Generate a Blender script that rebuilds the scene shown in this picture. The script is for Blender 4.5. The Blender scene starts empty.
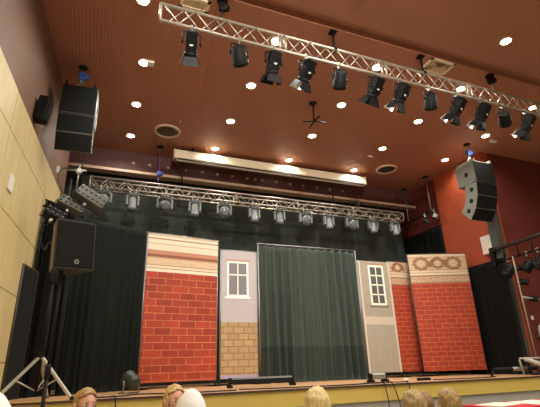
import bpy, bmesh, math, random
from mathutils import Vector, Matrix, Euler, noise
random.seed(7)
SC = bpy.context.scene
COL = SC.collection
PI = math.pi
# ------------------------------------------------------------------ camera calibration
F, CX, CY = 430.0, 270.0, 203.5
CAM = Vector((0, 0, 1.35))
_up = Vector((-36, 1132, -F)).normalized()
_X = Vector((1400 - CX, -(332 - CY), -F)); _X = (_X - _X.dot(_up) * _up).normalized()
_Y = _up.cross(_X)
R3 = Matrix((_X, _Y, _up))
def at(u, v, ax, val):
    """the point of the plane <axis ax = val> that the photograph shows at u, v"""
    d = R3 @ Vector((u - CX, -(v - CY), -F))
    return CAM + d * ((val - CAM[ax]) / d[ax])
cd = bpy.data.cameras.new('camera'); cam = bpy.data.objects.new('camera', cd); COL.objects.link(cam)
cd.sensor_fit = 'HORIZONTAL'; cd.sensor_width = 36; cd.lens = F / 540 * 36; cd.clip_start = 0.05
cam.matrix_world = Matrix.Translation(CAM) @ R3.to_4x4()
SC.camera = cam
# ------------------------------------------------------------------ helpers
def lin(c):
    f = lambda v: v / 12.92 if v <= .04045 else ((v + .055) / 1.055) ** 2.4
    return tuple(f(x / 255) for x in c) + (1,)
class NT:
    def __init__(s, name):
        s.m = bpy.data.materials.new(name); s.m.use_nodes = True
        s.t = s.m.node_tree; s.b = s.t.nodes['Principled BSDF']
    def n(s, typ, **k):
        x = s.t.nodes.new(typ)
        for a, v in k.items():
            if a.startswith('i_'): x.inputs[a[2:].replace('_', ' ')].default_value = v
            else: setattr(x, a, v)
        return x
    def l(s, a, b): s.t.links.new(a, b)
    def mix(s, fac, a, b, blend='MIX'):
        x = s.n('ShaderNodeMix', data_type='RGBA', blend_type=blend)
        for i, v in ((0, fac), (6, a), (7, b)):
            if hasattr(v, 'is_output'): s.l(v, x.inputs[i])
            else: x.inputs[i].default_value = v
        return x.outputs[2]
    def math(s, op, a, b=0.0):
        x = s.n('ShaderNodeMath', operation=op)
        for i, v in ((0, a), (1, b)):
            if hasattr(v, 'is_output'): s.l(v, x.inputs[i])
            else: x.inputs[i].default_value = v
        return x.outputs[0]
    def obj(s): return s.n('ShaderNodeTexCoord').outputs['Object']
    def noise(s, scale, detail=3, vec=None, rough=.55):
        x = s.n('ShaderNodeTexNoise'); x.inputs['Scale'].default_value = scale; x.inputs['Detail'].default_value = detail
        x.inputs['Roughness'].default_value = rough
        s.l(vec or s.obj(), x.inputs['Vector']); return x.outputs[0]
    def ramp(s, fac, stops, interp='LINEAR'):
        x = s.n('ShaderNodeValToRGB'); r = x.color_ramp; r.interpolation = interp
        while len(r.elements) < len(stops): r.elements.new(.5)
        for e, (p, c) in zip(r.elements, stops): e.position = p; e.color = c
        s.l(fac, x.inputs[0]); return x.outputs[0]
    def bump(s, h, strength=.3, dist=.01):
        x = s.n('ShaderNodeBump'); x.inputs['Strength'].default_value = strength; x.inputs['Distance'].default_value = dist
        s.l(h, x.inputs['Height']); s.l(x.outputs[0], s.b.inputs['Normal'])
def sc(c, k): return tuple(min(1, v * k) for v in c[:3]) + (1,)
def M(name, rgb, rough=.55, metal=0, var=.15, scale=9, bump=0, emit=0):
    t = NT(name); c = lin(rgb)
    n = t.noise(scale, 4)
    t.l(t.mix(n, sc(c, 1 - var), sc(c, 1 + var)), t.b.inputs['Base Color'])
    t.b.inputs['Roughness'].default_value = rough; t.b.inputs['Metallic'].default_value = metal
    if bump: t.bump(n, bump)
    if emit:
        t.b.inputs['Emission Color'].default_value = c; t.b.inputs['Emission Strength'].default_value = emit
    return t.m
class MB:
    """collects shapes into one mesh"""
    def __init__(s): s.bm = bmesh.new(); s.mi = 0
    def _add(s, verts, faces):
        vs = [s.bm.verts.new(v) for v in verts]
        for f in faces:
            try: fa = s.bm.faces.new([vs[i] for i in f]); fa.material_index = s.mi
            except ValueError: pass
        return vs
    def box(s, c, d, rot=None, taper=1.0, bev=0):
        x, y, z = d[0] / 2, d[1] / 2, d[2] / 2; c = Vector(c)
        P = [Vector((a * x * (taper if k > 0 else 1), b * y * (taper if k > 0 else 1), k * z)) for k in (-1, 1) for a, b in ((-1, -1), (1, -1), (1, 1), (-1, 1))]
        if rot is not None: P = [rot @ p for p in P]
        vs = s._add([p + c for p in P], [(3, 2, 1, 0), (4, 5, 6, 7), (0, 1, 5, 4), (1, 2, 6, 5), (2, 3, 7, 6), (3, 0, 4, 7)])
        if bev:
            es = {e for v in vs for e in v.link_edges}
            r = bmesh.ops.bevel(s.bm, geom=list(es), offset=bev, segments=2, affect='EDGES', profile=.5)
            for f in r['faces']: f.material_index = s.mi
        return s
    def bx(s, a, b, bev=0):
        return s.box([(p + q) / 2 for p, q in zip(a, b)], [abs(q - p) for p, q in zip(a, b)], bev=bev)
    def tube(s, pts, r, n=8, cap=True):
        pts = [Vector(p) for p in pts]; rs = r if isinstance(r, (list, tuple)) else [r] * len(pts)
        rings = []; ref = None
        for i, p in enumerate(pts):
            t = (pts[min(i + 1, len(pts) - 1)] - pts[max(i - 1, 0)]).normalized()
            if ref is None: ref = Vector((0, 0, 1)) if abs(t.z) < .9 else Vector((1, 0, 0))
            u = t.cross(ref).normalized(); w = u.cross(t).normalized(); ref = w
            rings.append([s.bm.verts.new(p + (u * math.cos(2 * PI * k / n) + w * math.sin(2 * PI * k / n)) * rs[i]) for k in range(n)])
        for a, b in zip(rings, rings[1:]):
            for k in range(n):
                f = s.bm.faces.new((a[k], a[(k + 1) % n], b[(k + 1) % n], b[k])); f.smooth = True; f.material_index = s.mi
        if cap:
            for rg in (rings[0][::-1], rings[-1]):
                f = s.bm.faces.new(rg); f.material_index = s.mi
        return s
    def lathe(s, prof, mat=Matrix(), n=24, close=True):
        """prof: (radius, height) pairs turned about local z, then moved by mat"""
        rings = [[s.bm.verts.new(mat @ Vector((r * math.cos(2 * PI * k / n), r * math.sin(2 * PI * k / n), h))) for k in range(n)] for r, h in prof]
        for a, b in zip(rings, rings[1:]):
            for k in range(n):
                f = s.bm.faces.new((a[k], a[(k + 1) % n], b[(k + 1) % n], b[k])); f.smooth = True; f.material_index = s.mi
        if close:
            for rg in (rings[0][::-1], rings[-1]):
                f = s.bm.faces.new(rg); f.material_index = s.mi
        return s
    def torus(s, c, R, r, mat=Matrix(), n=24, m=8, wob=0):
        rg = []
        for i in range(n):
            a = 2 * PI * i / n; rr = r * (1 + wob * math.sin(5 * a * 2))
            rg.append([s.bm.verts.new(Vector(c) + mat @ Vector(((R + rr * math.cos(2 * PI * j / m)) * math.cos(a), (R + rr * math.cos(2 * PI * j / m)) * math.sin(a), rr * math.sin(2 * PI * j / m)))) for j in range(m)])
        for i in range(n):
            for j in range(m):
                f = s.bm.faces.new((rg[i][j], rg[(i + 1) % n][j], rg[(i + 1) % n][(j + 1) % m], rg[i][(j + 1) % m])); f.smooth = True; f.material_index = s.mi
        return s
    def ball(s, c, r, n=12, scale=(1, 1, 1)):
        g = bmesh.ops.create_uvsphere(s.bm, u_segments=n, v_segments=max(6, n * 2 // 3), radius=r)
        for v in g['verts']:
            v.co = Vector(v.co[i] * scale[i] for i in range(3)) + Vector(c)
            for f in v.link_faces: f.smooth = True; f.material_index = s.mi
        return s
    def build(s, name, mats, parent=None, loc=None, fix=True):
        if fix: bmesh.ops.recalc_face_normals(s.bm, faces=s.bm.faces[:])
        me = bpy.data.meshes.new(name); s.bm.to_mesh(me); s.bm.free()
        for m in (mats if isinstance(mats, (list, tuple)) else [mats]): me.materials.append(m)
        o = bpy.data.objects.new(name, me); COL.objects.link(o)
        if parent: o.parent = parent
        if loc: o.location = loc
        return o
def tag(o, label, cat, group=None, kind=None):
    o['label'] = label; o['category'] = cat
    if group: o['group'] = group
    if kind: o['kind'] = kind
    return o
def thing(name, label, cat, loc=(0, 0, 0), rot=(0, 0, 0), group=None):
    o = bpy.data.objects.new(name, None); COL.objects.link(o); o.empty_display_size = .1
    o.location = loc; o.rotation_euler = rot
    return tag(o, label, cat, group)
def struct(o, label=None):
    o['kind'] = 'structure'
    if label: o['label'] = label
    return o
def copy_tree(o, parent=None):
    c = o.copy(); COL.objects.link(c)
    if parent: c.parent = parent
    for ch in list(o.children): copy_tree(ch, c)
    return c
def RX(a): return Matrix.Rotation(a, 4, 'X')
def RY(a): return Matrix.Rotation(a, 4, 'Y')
def RZ(a): return Matrix.Rotation(a, 4, 'Z')
def T(x, y, z): return Matrix.Translation((x, y, z))
# ------------------------------------------------------------------ materials
black = M('black_metal', (18, 18, 18), .5)
black_gloss = M('black_plastic', (24, 25, 25), .35)
black_case = M('black_textured_case', (20, 20, 20), .55, bump=.15, scale=120)
grille = M('speaker_grille', (17, 18, 17), .65, 0, .3, 160)
side_grey = M('cabinet_side_paint', (122, 126, 116), .55)
alu = M('brushed_aluminium', (190, 178, 160), .42, .7, .1, 30)
steel = M('dull_steel', (150, 150, 145), .4, .8)
silver = M('silver_paint', (190, 188, 178), .4, .4)
white = M('white_plastic', (232, 226, 212), .5, var=.04)
cream = M('cream_lacquer', (236, 222, 192), .45, var=.05)
head_grey = M('light_grey_housing', (122, 127, 123), .45, .1)
head_dark = M('dark_grey_housing', (62, 66, 64), .45, .1)
glass = M('lens_glass', (120, 126, 130), .08, .3)
hoist_blue = M('blue_hoist_shell', (52, 92, 170), .4)
chain_mat = M('chain_steel', (120, 112, 120), .4, .8)
rubber = M('black_cable_rubber', (22, 22, 22), .6)
lamp_on = M('lit_lamp', (255, 240, 214), .5, emit=30)
pale_wood = M('pale_trim_wood', (196, 162, 136), .55, bump=.1)
for m_ in (black, black_case, grille, black_gloss): m_.node_tree.nodes['Principled BSDF'].inputs['Specular IOR Level'].default_value = .2
black_drape = None
def drape_mat(name, rgb, rough=.85, k=.22, hem=0):
    t = NT(name); c = lin(rgb)
    mp = t.n('ShaderNodeMapping'); mp.inputs['Scale'].default_value = (7, 7, .7); t.l(t.obj(), mp.inputs[0])
    n = t.noise(1.6, 5, mp.outputs[0])
    col = t.mix(n, sc(c, 1 - k), sc(c, 1 + k))
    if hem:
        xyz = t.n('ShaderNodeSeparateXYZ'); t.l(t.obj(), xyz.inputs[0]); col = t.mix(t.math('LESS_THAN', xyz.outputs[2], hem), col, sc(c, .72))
    t.l(col, t.b.inputs['Base Color'])
    t.b.inputs['Roughness'].default_value = rough
    t.b.inputs['Specular IOR Level'].default_value = .12
    t.bump(t.noise(260, 2), .2, .002)
    return t.m
black_drape = drape_mat('black_serge', (34, 35, 33))
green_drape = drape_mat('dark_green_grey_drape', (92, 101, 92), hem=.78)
left_drape_m = drape_mat('charcoal_drape', (43, 47, 42))
back_drape_m = drape_mat('backcloth_black_green', (84, 89, 81), k=.12)
# ceiling: dark red brown boards with fine ribs
t = NT('ceiling_paint')
w = t.n('ShaderNodeTexWave', bands_direction='X'); w.inputs['Scale'].default_value = 5.2; w.inputs['Distortion'].default_value = .0
t.l(t.obj(), w.inputs['Vector'])
cc = lin((176, 118, 92))
base = t.mix(t.noise(.8, 4), sc(cc, .86), sc(cc, 1.12))
t.l(t.mix(t.math('MULTIPLY', w.outputs[1], .12), base, sc(cc, .6)), t.b.inputs['Base Color'])
t.b.inputs['Roughness'].default_value = .55; t.bump(w.outputs[1], .25, .01)
ceil_m = t.m
def paint(name, rgb, v=.12):
    t = NT(name); c = lin(rgb)
    n = t.noise(1.3, 5); t.l(t.mix(n, sc(c, 1 - v), sc(c, 1 + v)), t.b.inputs['Base Color'])
    t.b.inputs['Roughness'].default_value = .6; t.bump(t.noise(90, 3), .12, .004); return t.m
brown_wall = paint('brown_wall_paint', (124, 91, 68), .2)
red_wall = paint('lit_red_wall_paint', (166, 70, 38))  # red paint brightened toward orange for the lit side wall
red_wall_shade = paint('shaded_red_wall_paint', (104, 40, 34))  # same red paint, darkened for the walls in shade
header_m = paint('header_paint', (84, 44, 36))
black_wall = paint('black_stage_paint', (18, 18, 18))
# yellow ply panels
t = NT('yellow_ply_panel')
mp = t.n('ShaderNodeMapping'); mp.inputs['Scale'].default_value = (3, 3, .35); t.l(t.obj(), mp.inputs[0])
n = t.noise(2.2, 6, mp.outputs[0]); c = lin((220, 200, 142))
t.l(t.mix(n, sc(c, .78), sc(c, 1.15)), t.b.inputs['Base Color']); t.b.inputs['Roughness'].default_value = .5
ply_m = t.m
# stage floor boards
t = NT('stage_floor_boards')
bk = t.n('ShaderNodeTexBrick'); t.l(t.obj(), bk.inputs['Vector'])
for k, v in (('Color1', lin((206, 164, 118))), ('Color2', lin((186, 142, 98))), ('Mortar', lin((96, 66, 46)))): bk.inputs[k].default_value = v
for k, v in (('Scale', 1), ('Mortar Size', .004), ('Brick Width', 2.2), ('Row Height', .16)): bk.inputs[k].default_value = v
t.l(t.mix(t.noise(2.5, 5), bk.outputs[0], sc(lin((196, 152, 108)), .9)), t.b.inputs['Base Color']); t.b.inputs['Roughness'].default_value = .55
stage_m = t.m
fascia_m = M('yellow_fascia_board', (218, 190, 96), .5, var=.12, scale=3)
carpet_m = M('grey_carpet', (138, 134, 124), .9, var=.2, scale=40)
nosing_m = M('dark_nosing', (70, 52, 38), .6)
tape_y = M('yellow_tape', (238, 206, 40), .5)
# ------------------------------------------------------------------ setting
ZS = 1.0          # stage deck
H = 7.0           # ceiling
def wl(y): return -1.18 + .0895 * (y - 7.31)       # the splayed left wall
b = MB(); b.bx((-6, -9, -.1), (15, 15, 0)); struct(b.build('floor', carpet_m))
b = MB()
b.bx((-6, -9, H), (15, 4.98, H + .2)); b.bx((-6, 5.20, H), (15, 11.2, H + .2)); b.bx((-6, 4.9, H + .13), (15, 5.3, H + .2))
struct(b.build('ceiling', ceil_m))
ang = math.atan2(-.0895, 1)
def left_slab(y0, y1, z0, z1, off=0.0, th=.2):
    m = MB(); p0 = Vector((wl(y0), y0, 0)); p1 = Vector((wl(y1), y1, 0)); d = (p1 - p0).normalized(); n = Vector((-d.y, d.x, 0))
    a = [p0 + n * off, p1 + n * off, p1 + n * (off + th), p0 + n * (off + th)]
    m._add([v + Vector((0, 0, z)) for z in (z0, z1) for v in a], [(0, 1, 2, 3), (7, 6, 5, 4), (0, 4, 5, 1), (1, 5, 6, 2), (2, 6, 7, 3), (3, 7, 4, 0)])
    return m
struct(left_slab(-9, 10.3, 0, H + .1, .03).build('wall_left', brown_wall))
# ply panels in a grid with open joints, on the wall
m = MB(); zs = [0, .55, 1.52, 2.48, 3.42, 4.45, 5.05]; ys = [-9, -6.4, -4.0, -1.5, 1.0, 3.5, 5.95, 8.40, 9.75]
for z0, z1 in zip(zs, zs[1:]):
    for y0, y1 in zip(ys, ys[1:]):
        q = left_slab(y0 + .006, y1 - .006, z0 + .007, z1 - .007 if z1 < 5 else z1, 0, .032)
        me = bpy.data.meshes.new('tmp'); q.bm.to_mesh(me); q.bm.free(); m.bm.from_mesh(me); bpy.data.meshes.remove(me)
struct(m.build('trim_1', ply_m), 'yellow plywood panelling on the lower left wall')
# right side
b = MB(); b.bx((9.9, 8.05, 0), (10.15, 10.0, H + .1)); struct(b.build('wall_right', red_wall))
b = MB(); b.bx((10.15, 8.05, 0), (15, 8.3, H + .1)); struct(b.build('wall_right_front', red_wall_shade))
b = MB(); b.bx((10.02, 10.0, 0), (10.2, 14, H + .3)); struct(b.build('wall_right_stage', red_wall_shade))
b = MB(); b.bx((14.8, -9, 0), (15, 8.05, H + .1)); struct(b.build('wall_right_hall', ply_m))
b = MB(); b.bx((-6, -9.2, 0), (15, -9, H + .1)); struct(b.build('wall_rear', paint('rear_wall_paint', (205, 180, 140))))
b = MB(); b.bx((-6, 13.8, 0), (15, 14, H + 1.5)); struct(b.build('wall_back', black_wall))
b = MB(); b.bx((-1.6, 10.3, 0), (-1.4, 14, H + 1.5)); struct(b.build('wall_left_stage', black_wall))
b = MB(); b.bx((-6, 11.2, H + 1.2), (15, 14, H + 1.4)); struct(b.build('ceiling_stage', black_wall))
# header above the stage opening, and its pale lower edge
b = MB(); b.bx((-1.4, 11.2, 6.42), (10.02, 11.4, H + 1.2)); struct(b.build('wall_header', header_m))
b = MB(); b.bx((-1.4, 11.12, 6.35), (10.02, 11.4, 6.43), bev=.01); struct(b.build('trim_2', pale_wood), 'pale edge strip under the header')
b = MB(); b.bx((9.72, 7.93, ZS), (9.93, 8.17, 5.9)); struct(b.build('trim_3', M('dark_grey_corner', (74, 76, 72), .6)), 'dark grey corner post of the right wall')
# stage
b = MB(); b.bx((-1.55, 7.06, 0), (15, 14, ZS - .03)); struct(b.build('stage_platform', M('stage_front_carpet', (176, 174, 164), .9, var=.2, scale=40)))
b = MB(); b.bx((-1.55, 6.98, ZS - .03), (15, 14, ZS)); struct(b.build('stage_floor', stage_m))
b = MB(); b.bx((-1.4, 7.0, .735), (15, 7.06, ZS - .03)); struct(b.build('trim_4', fascia_m), 'yellow board along the stage front')
b = MB(); b.bx((-1.4, 6.96, ZS - .026), (15, 7.0, ZS + .004)); struct(b.build('trim_5', nosing_m), 'dark nosing of the stage edge')
b = MB(); p0 = at(10, 403, 2, ZS + .005); p1 = at(60, 399, 2, ZS + .005)
b.bx((-1.05, 7.02, ZS + .0005), (-.28, 7.09, ZS + .004)); tag(b.build('floor_tape', tape_y), 'yellow tape stuck along the left end of the stage edge', 'tape')
# ------------------------------------------------------------------ ceiling lamps
g_lamp = 'recessed ceiling downlights'
def lamp_proto(label):
    r = thing('ceiling_downlight', label, 'downlight', (0, 0, 0), group=g_lamp)
    q = MB(); q.lathe([(.118, 0), (.118, -.012), (.094, -.016), (.09, .0)], n=20, close=False); q.build('rim', cream, r)
    q = MB(); q.lathe([(.001, -.008), (.09, -.008), (.09, -.001), (.001, -.001)], n=20); q.build('lamp_disc', lamp_on, r)
    return r
LX = [.40, 2.62, 4.85, 7.06, 9.31]; LY = [10.27, 8.78, 7.27, 5.84, 4.37, 2.9, 1.4, -.1, -1.6, -3.1, -4.6, -6.1]
colname = ['leftmost', 'second', 'middle', 'fourth', 'rightmost']
rowname = {10.27: 'just before the long screen casing', 8.78: 'second row from the screen casing', 7.27: 'third row from the screen casing', 5.84: 'seen through or beside the front truss', 4.37: 'in the row before the front truss'}
proto = None
for j, y in enumerate(LY):
    for i, x in enumerate(LX):
        if (i, j) == (4, 0): continue
        if y == 4.37:
            if i > 3: continue
            x = (.25, 3.49, 6.73, 9.97)[i]
        seen = y in rowname
        lab = ('round lit ceiling downlight, %s of its row, %s' % (colname[i], rowname[y])) if seen else 'round lit ceiling downlight above the audience behind the view'
        if seen or True:
            if proto is None: proto = o = lamp_proto(lab)
            else: o = copy_tree(proto); o['label'] = lab
            o.location = (x, y, H)
        if (i, y) == (0, 5.84): o.location = (.21, 5.7, H); x = .21
        ld = bpy.data.lights.new('downlight', 'SPOT'); lo = bpy.data.objects.new('downlight_light', ld); COL.objects.link(lo)
        ld.energy = 100; ld.color = (1, .965, .89); ld.spot_size = math.radians(158); ld.spot_blend = .6; ld.shadow_soft_size = .07
        lo.location = (x, y, H - .03)
# ------------------------------------------------------------------ round vents, hatches and small ceiling fittings
def vent(label, loc):
    r = thing('ceiling_vent', label, 'air vent', loc, group='round ceiling air vents')
    q = MB(); q.lathe([(.30, 0), (.335, -.005), (.335, -.022), (.30, -.04), (.262, -.03), (.255, 0)], n=40, close=False); q.build('ring', M('vent_ring', (205, 178, 150), .5), r)
    q = MB(); q.lathe([(.255, -.002), (.255, -.008), (.2, -.03), (.19, -.006), (.13, -.032), (.12, -.006), (.06, -.034), (.001, -.034)], n=40, close=False)
    q.build('grille', M('vent_grille', (92, 84, 70), .5, .3), r)
    return r
vent('round ceiling vent near the left end of the screen casing', (1.24, 9.74, H)); vent('round ceiling vent near the right end of the screen casing', (8.0, 9.9, H))
t = NT('patchy_hatch')
nn = t.noise(3.2, 4); c = lin((216, 190, 152))
t.l(t.mix(t.ramp(nn, [(.46, (0, 0, 0, 1)), (.62, (1, 1, 1, 1))]), c, lin((92, 78, 60))), t.b.inputs['Base Color']); hatch_m = t.m  # noise lays dark patches over the cream panel
def hatch(label, x0, x1, y0, y1, mt):
    r = thing('ceiling_hatch', label, 'ceiling hatch', ((x0 + x1) / 2, (y0 + y1) / 2, H), group='ceiling hatches')
    w, d = (x1 - x0) / 2, (y1 - y0) / 2
    q = MB(); q.bx((-w, -d, -.02), (w, -d + .05, 0)); q.bx((-w, d - .05, -.02), (w, d, 0)); q.bx((-w, -d, -.02), (-w + .05, d, 0)); q.bx((w - .05, -d, -.02), (w, d, 0))
    q.build('frame', cream, r)
    q = MB(); q.bx((-w + .05, -d + .05, -.012), (w - .05, d - .05, 0)); q.build('panel', mt, r)
hatch('cream square ceiling hatch with a dark patch, right of the picture above the front truss', 5.72, 6.32, 5.22, 5.62, hatch_m)
hatch('plain cream ceiling hatch above the left end of the front truss', .78, 1.26, 5.36, 5.62, M('hatch_board', (216, 196, 160), .6))
def small_box(name, label, cat, p, d, mt=white):
    q = MB(); q.bx((-d[0] / 2, -d[1] / 2, -d[2]), (d[0] / 2, d[1] / 2, 0), bev=.006); return tag(q.build(name, mt, loc=p), label, cat)
small_box('smoke_detector', 'small square white fitting on the ceiling beside the upper left downlight', 'detector', (.52, 7.22, H), (.13, .13, .05))
small_box('smoke_detector', 'small white oblong fitting on the ceiling right of the downlight over the right speakers', 'detector', (9.72, 7.40, H), (.2, .1, .05))
q = MB(); q.lathe([(.035, 0), (.035, -.01), (.012, -.02), (.012, -.05), (.025, -.055), (.001, -.06)], n=12, close=False)
tag(q.build('sprinkler', steel, loc=(1.46, 9.17, H + .006)), 'small sprinkler head on the ceiling between the left vent and second lamp row', 'sprinkler')
small_box('ceiling_sensor', 'tiny pale sensor on the ceiling left of the right vent', 'sensor', tuple(at(370, 156, 2, H)), (.14, .05, .03), cream)
# projector bracket
pz = at(313, 121, 1, 7.42).z
r = thing('projector_bracket', 'black empty projector bracket with crossed arms hanging from the ceiling', 'bracket', (4.18, 7.42, H))
q = MB(); q.lathe([(.09, 0), (.09, -.02), (.03, -.03), (.03, -.05)], n=16); q.build('ceiling_plate', black, r)
q = MB(); q.tube([(0, 0, -.03), (0, 0, pz - H)], .022); q.build('pole', black, r)
for a in (-.25, .25 + PI / 2 - .3):
    q = MB(); q.tube([(math.cos(a) * .27, math.sin(a) * .27, pz - H - .03), (0, 0, pz - H), (-math.cos(a) * .27, -math.sin(a) * .27, pz - H - .03)], .018); q.build('arm', black, r)
# ------------------------------------------------------------------ small pale discs along the header
proto = None
for k, u in enumerate([134, 150, 168, 186, 202, 217, 232, 247, 255, 262, 276, 290, 303, 317, 330, 343]):
    v = 157 + (u - 134) * (190 - 157) / (302 - 134)
    p = at(u, v, 1, 11.2)
    lab = 'small round pale disc on the dark header above the stage'
    if proto is None:
        proto = o = thing('header_disc', lab, 'lamp', group='row of small pale discs on the header')
        q = MB(); q.lathe([(.05, 0), (.05, .02), (.04, .03)], RX(PI / 2), n=14); q.build('rim', M('header_disc_rim', (150, 110, 84), .4), o)
        q = MB(); q.lathe([(.039, .028), (.03, .045), (.001, .05)], RX(PI / 2), n=14); q.build('disc_face', M('header_disc_face', (190, 160, 128), .3), o)
    else: o = copy_tree(proto)
    o.location = (p.x, 11.2, 6.66)
# ------------------------------------------------------------------ projection screen casing
r = thing('screen_casing', 'long cream projection screen casing under the ceiling above the stage', 'projection screen', (4.55, 10.47, 6.585))
q = MB(); q.bx((-3.0, -.07, .05), (3.0, .07, .3), bev=.03); q.build('casing', cream, r)
q = MB(); q.bx((-2.92, -.03, -.01), (2.92, .03, .018), bev=.006); q.build('bottom_bar', white, r)
q = MB(); q.bx((-2.9, -.05, .015), (2.9, .05, .055)); q.build('slot', M('dark_slot', (60, 48, 40), .7), r)
for s in (-1, 1):
    q = MB(); q.bx((s * 3.0 - .012, -.08, .04), (s * 3.0 + .012, .08, .31), bev=.005); q.build('end_cap', M('cap_cream', (214, 196, 164), .5), r)
    q = MB(); q.bx((s * 2.5 - .02, -.02, .28), (s * 2.5 + .02, .02, .415)); q.build('hanging_bracket', black, r)
# ------------------------------------------------------------------ trusses
def chord_build(r, a, c, rad, name='chord'):
    q = MB(); q.tube([a, c], rad, 10); q.build(name, alu, r)
L0, L1 = -.42, 8.75
rt = thing('lighting_truss', 'long silver box truss across the stage opening with moving lights below', 'truss', ((L0 + L1) / 2, 10.45, 5.50))
hl = (L1 - L0) / 2; s = .125
for y in (-s, s):
    for z in (.02, .27): chord_build(rt, (-hl, y, z), (hl, y, z), .021)
q = MB(); n = 44
for i in range(n):
    x0 = -hl + 2 * hl * i / n; x1 = -hl + 2 * hl * (i + 1) / n
    za, zb = (.02, .27) if i % 2 else (.27, .02)
    for y in (-s, s): q.tube([(x0, y, za), (x1, y, zb)], .009, 6)
    ya, yb = (-s, s) if i % 2 else (s, -s)
    q.tube([(x0, ya, .02), (x1, yb, .02)], .009, 6)
for k in range(6):
    x = -hl + 2 * hl * k / 5
    for y in (-s, s): q.tube([(x, y, .02), (x, y, .27)], .016, 6)
    for z in (.02, .27): q.tube([(x, -s, z), (x, s, z)], .016, 6)
q.build('lattice', alu, rt)
# front truss, flat ladder type
fa, fb = at(160, 14, 1, 5.25), at(540, 116, 1, 5.25)
fz0, fz1 = 6.26, 6.58
FX0, FX1 = .46, 9.6
ft = thing('lighting_truss', 'silver ladder truss below the ceiling slot carrying black spotlights', 'truss', (0, 5.25, fz0))
for z in (0, fz1 - fz0): chord_build(ft, (FX0, 0, z), (FX1, 0, z), .027)
q = MB(); hh = fz1 - fz0; x = FX0 + .03; k = 0
while x < FX1 - .3:
    q.tube([(x, -.02, 0 if k % 2 else hh), (x + .25, -.02, hh if k % 2 else 0)], .012, 6)
    q.tube([(x + .08, .02, hh if k % 2 else 0), (x + .33, .02, 0 if k % 2 else hh)], .009, 6)
    x += .25; k += 1
q.build('lattice', alu, ft)
for x in (FX0, 2.42, 2.52, 4.45, 4.55, 6.5, 6.6, 8.5, 8.6, FX1):
    q = MB(); q.tube([(x, 0, 0), (x, 0, hh)], .026, 8); q.build('end_post', alu, ft)
# hangers and hoists
def hoist(label, x, y, ztop, zbot, zbody, shell, chain=chain_mat, sz=.09):
    r = thing('chain_hoist', label, 'hoist', (x, y, zbot), group='chain hoists')
    q = MB(); q.lathe([(.09, ztop - zbot), (.09, ztop - zbot - .02), (.03, ztop - zbot - .04)], n=14); q.build('ceiling_plate', black, r)
    q = MB(); q.tube([(0, 0, ztop - zbot - .03), (0, 0, zbody - zbot)], .012, 6); q.tube([(0, 0, zbody - zbot), (0, 0, .0)], .012, 6); q.build('chain', chain, r)
    q = MB(); q.box((0, 0, zbody - zbot), (sz * 1.5, sz * 1.2, sz * 2.2), bev=.02); q.lathe([(.05, -.06), (.06, 0), (.05, .06)], T(sz * .8, 0, zbody - zbot) @ RY(PI / 2), 14); q.build('motor', shell, r)
    q = MB(); q.torus((0, 0, .02), .03, .01, RX(PI / 2), 14, 6); q.build('hook', steel, r)
    return r
pl = at(184, 162, 1, 10.45); pr = at(335, 186, 1, 10.45)
hoist('blue chain hoist on a purple chain near the left end of the rear truss', at(158, 195, 1, 10.45).x, 10.62, H, 5.78, 6.2, hoist_blue, M('purple_chain', (96, 62, 120), .5), .06)
hoist('dark chain hoist near the right end of the rear truss', at(361, 205, 1, 10.45).x, 10.62, H, 5.78, 6.02, black_case, rubber)
def hanger(label, x, y, z0, z1):
    r = thing('hanging_rod', label, 'hanging rod', (x, y, z0), group='black truss hanging rods')
    q = MB(); q.tube([(0, 0, 0), (0, 0, z1 - z0)], .02); q.build('rod', black, r)
    q = MB(); q.box((0, 0, .0), (.05, .13, .05)); q.build('clamp', black, r)
    q = MB(); q.box((0, 0, z1 - z0 - .02), (.12, .12, .04)); q.build('ceiling_plate', black, r)
hanger('thin black rod holding the rear truss left of the middle', pl.x, 10.62, 5.79, H)
hanger('thin black rod holding the rear truss right of the middle', pr.x, 10.62, 5.79, H)
hoist('black chain hoist over the left part of the front truss', at(223, 8, 2, 6.8).x, 5.27, H, fz1, 6.86, black_case, rubber, .07)
hoist('black hoist with silver fittings over the right part of the front truss', at(483, 85, 2, 6.9).x, 5.27, H, fz1, 6.9, black_case, steel, .09)
hanger('short black rod from the ceiling slot to the middle of the front truss', at(330, 45, 2, 6.8).x, 5.27, fz1, H)
hanger('short black rod from the ceiling slot beside the dark-patched hatch', at(418, 68, 2, 6.8).x, 5.27, fz1, H)
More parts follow.
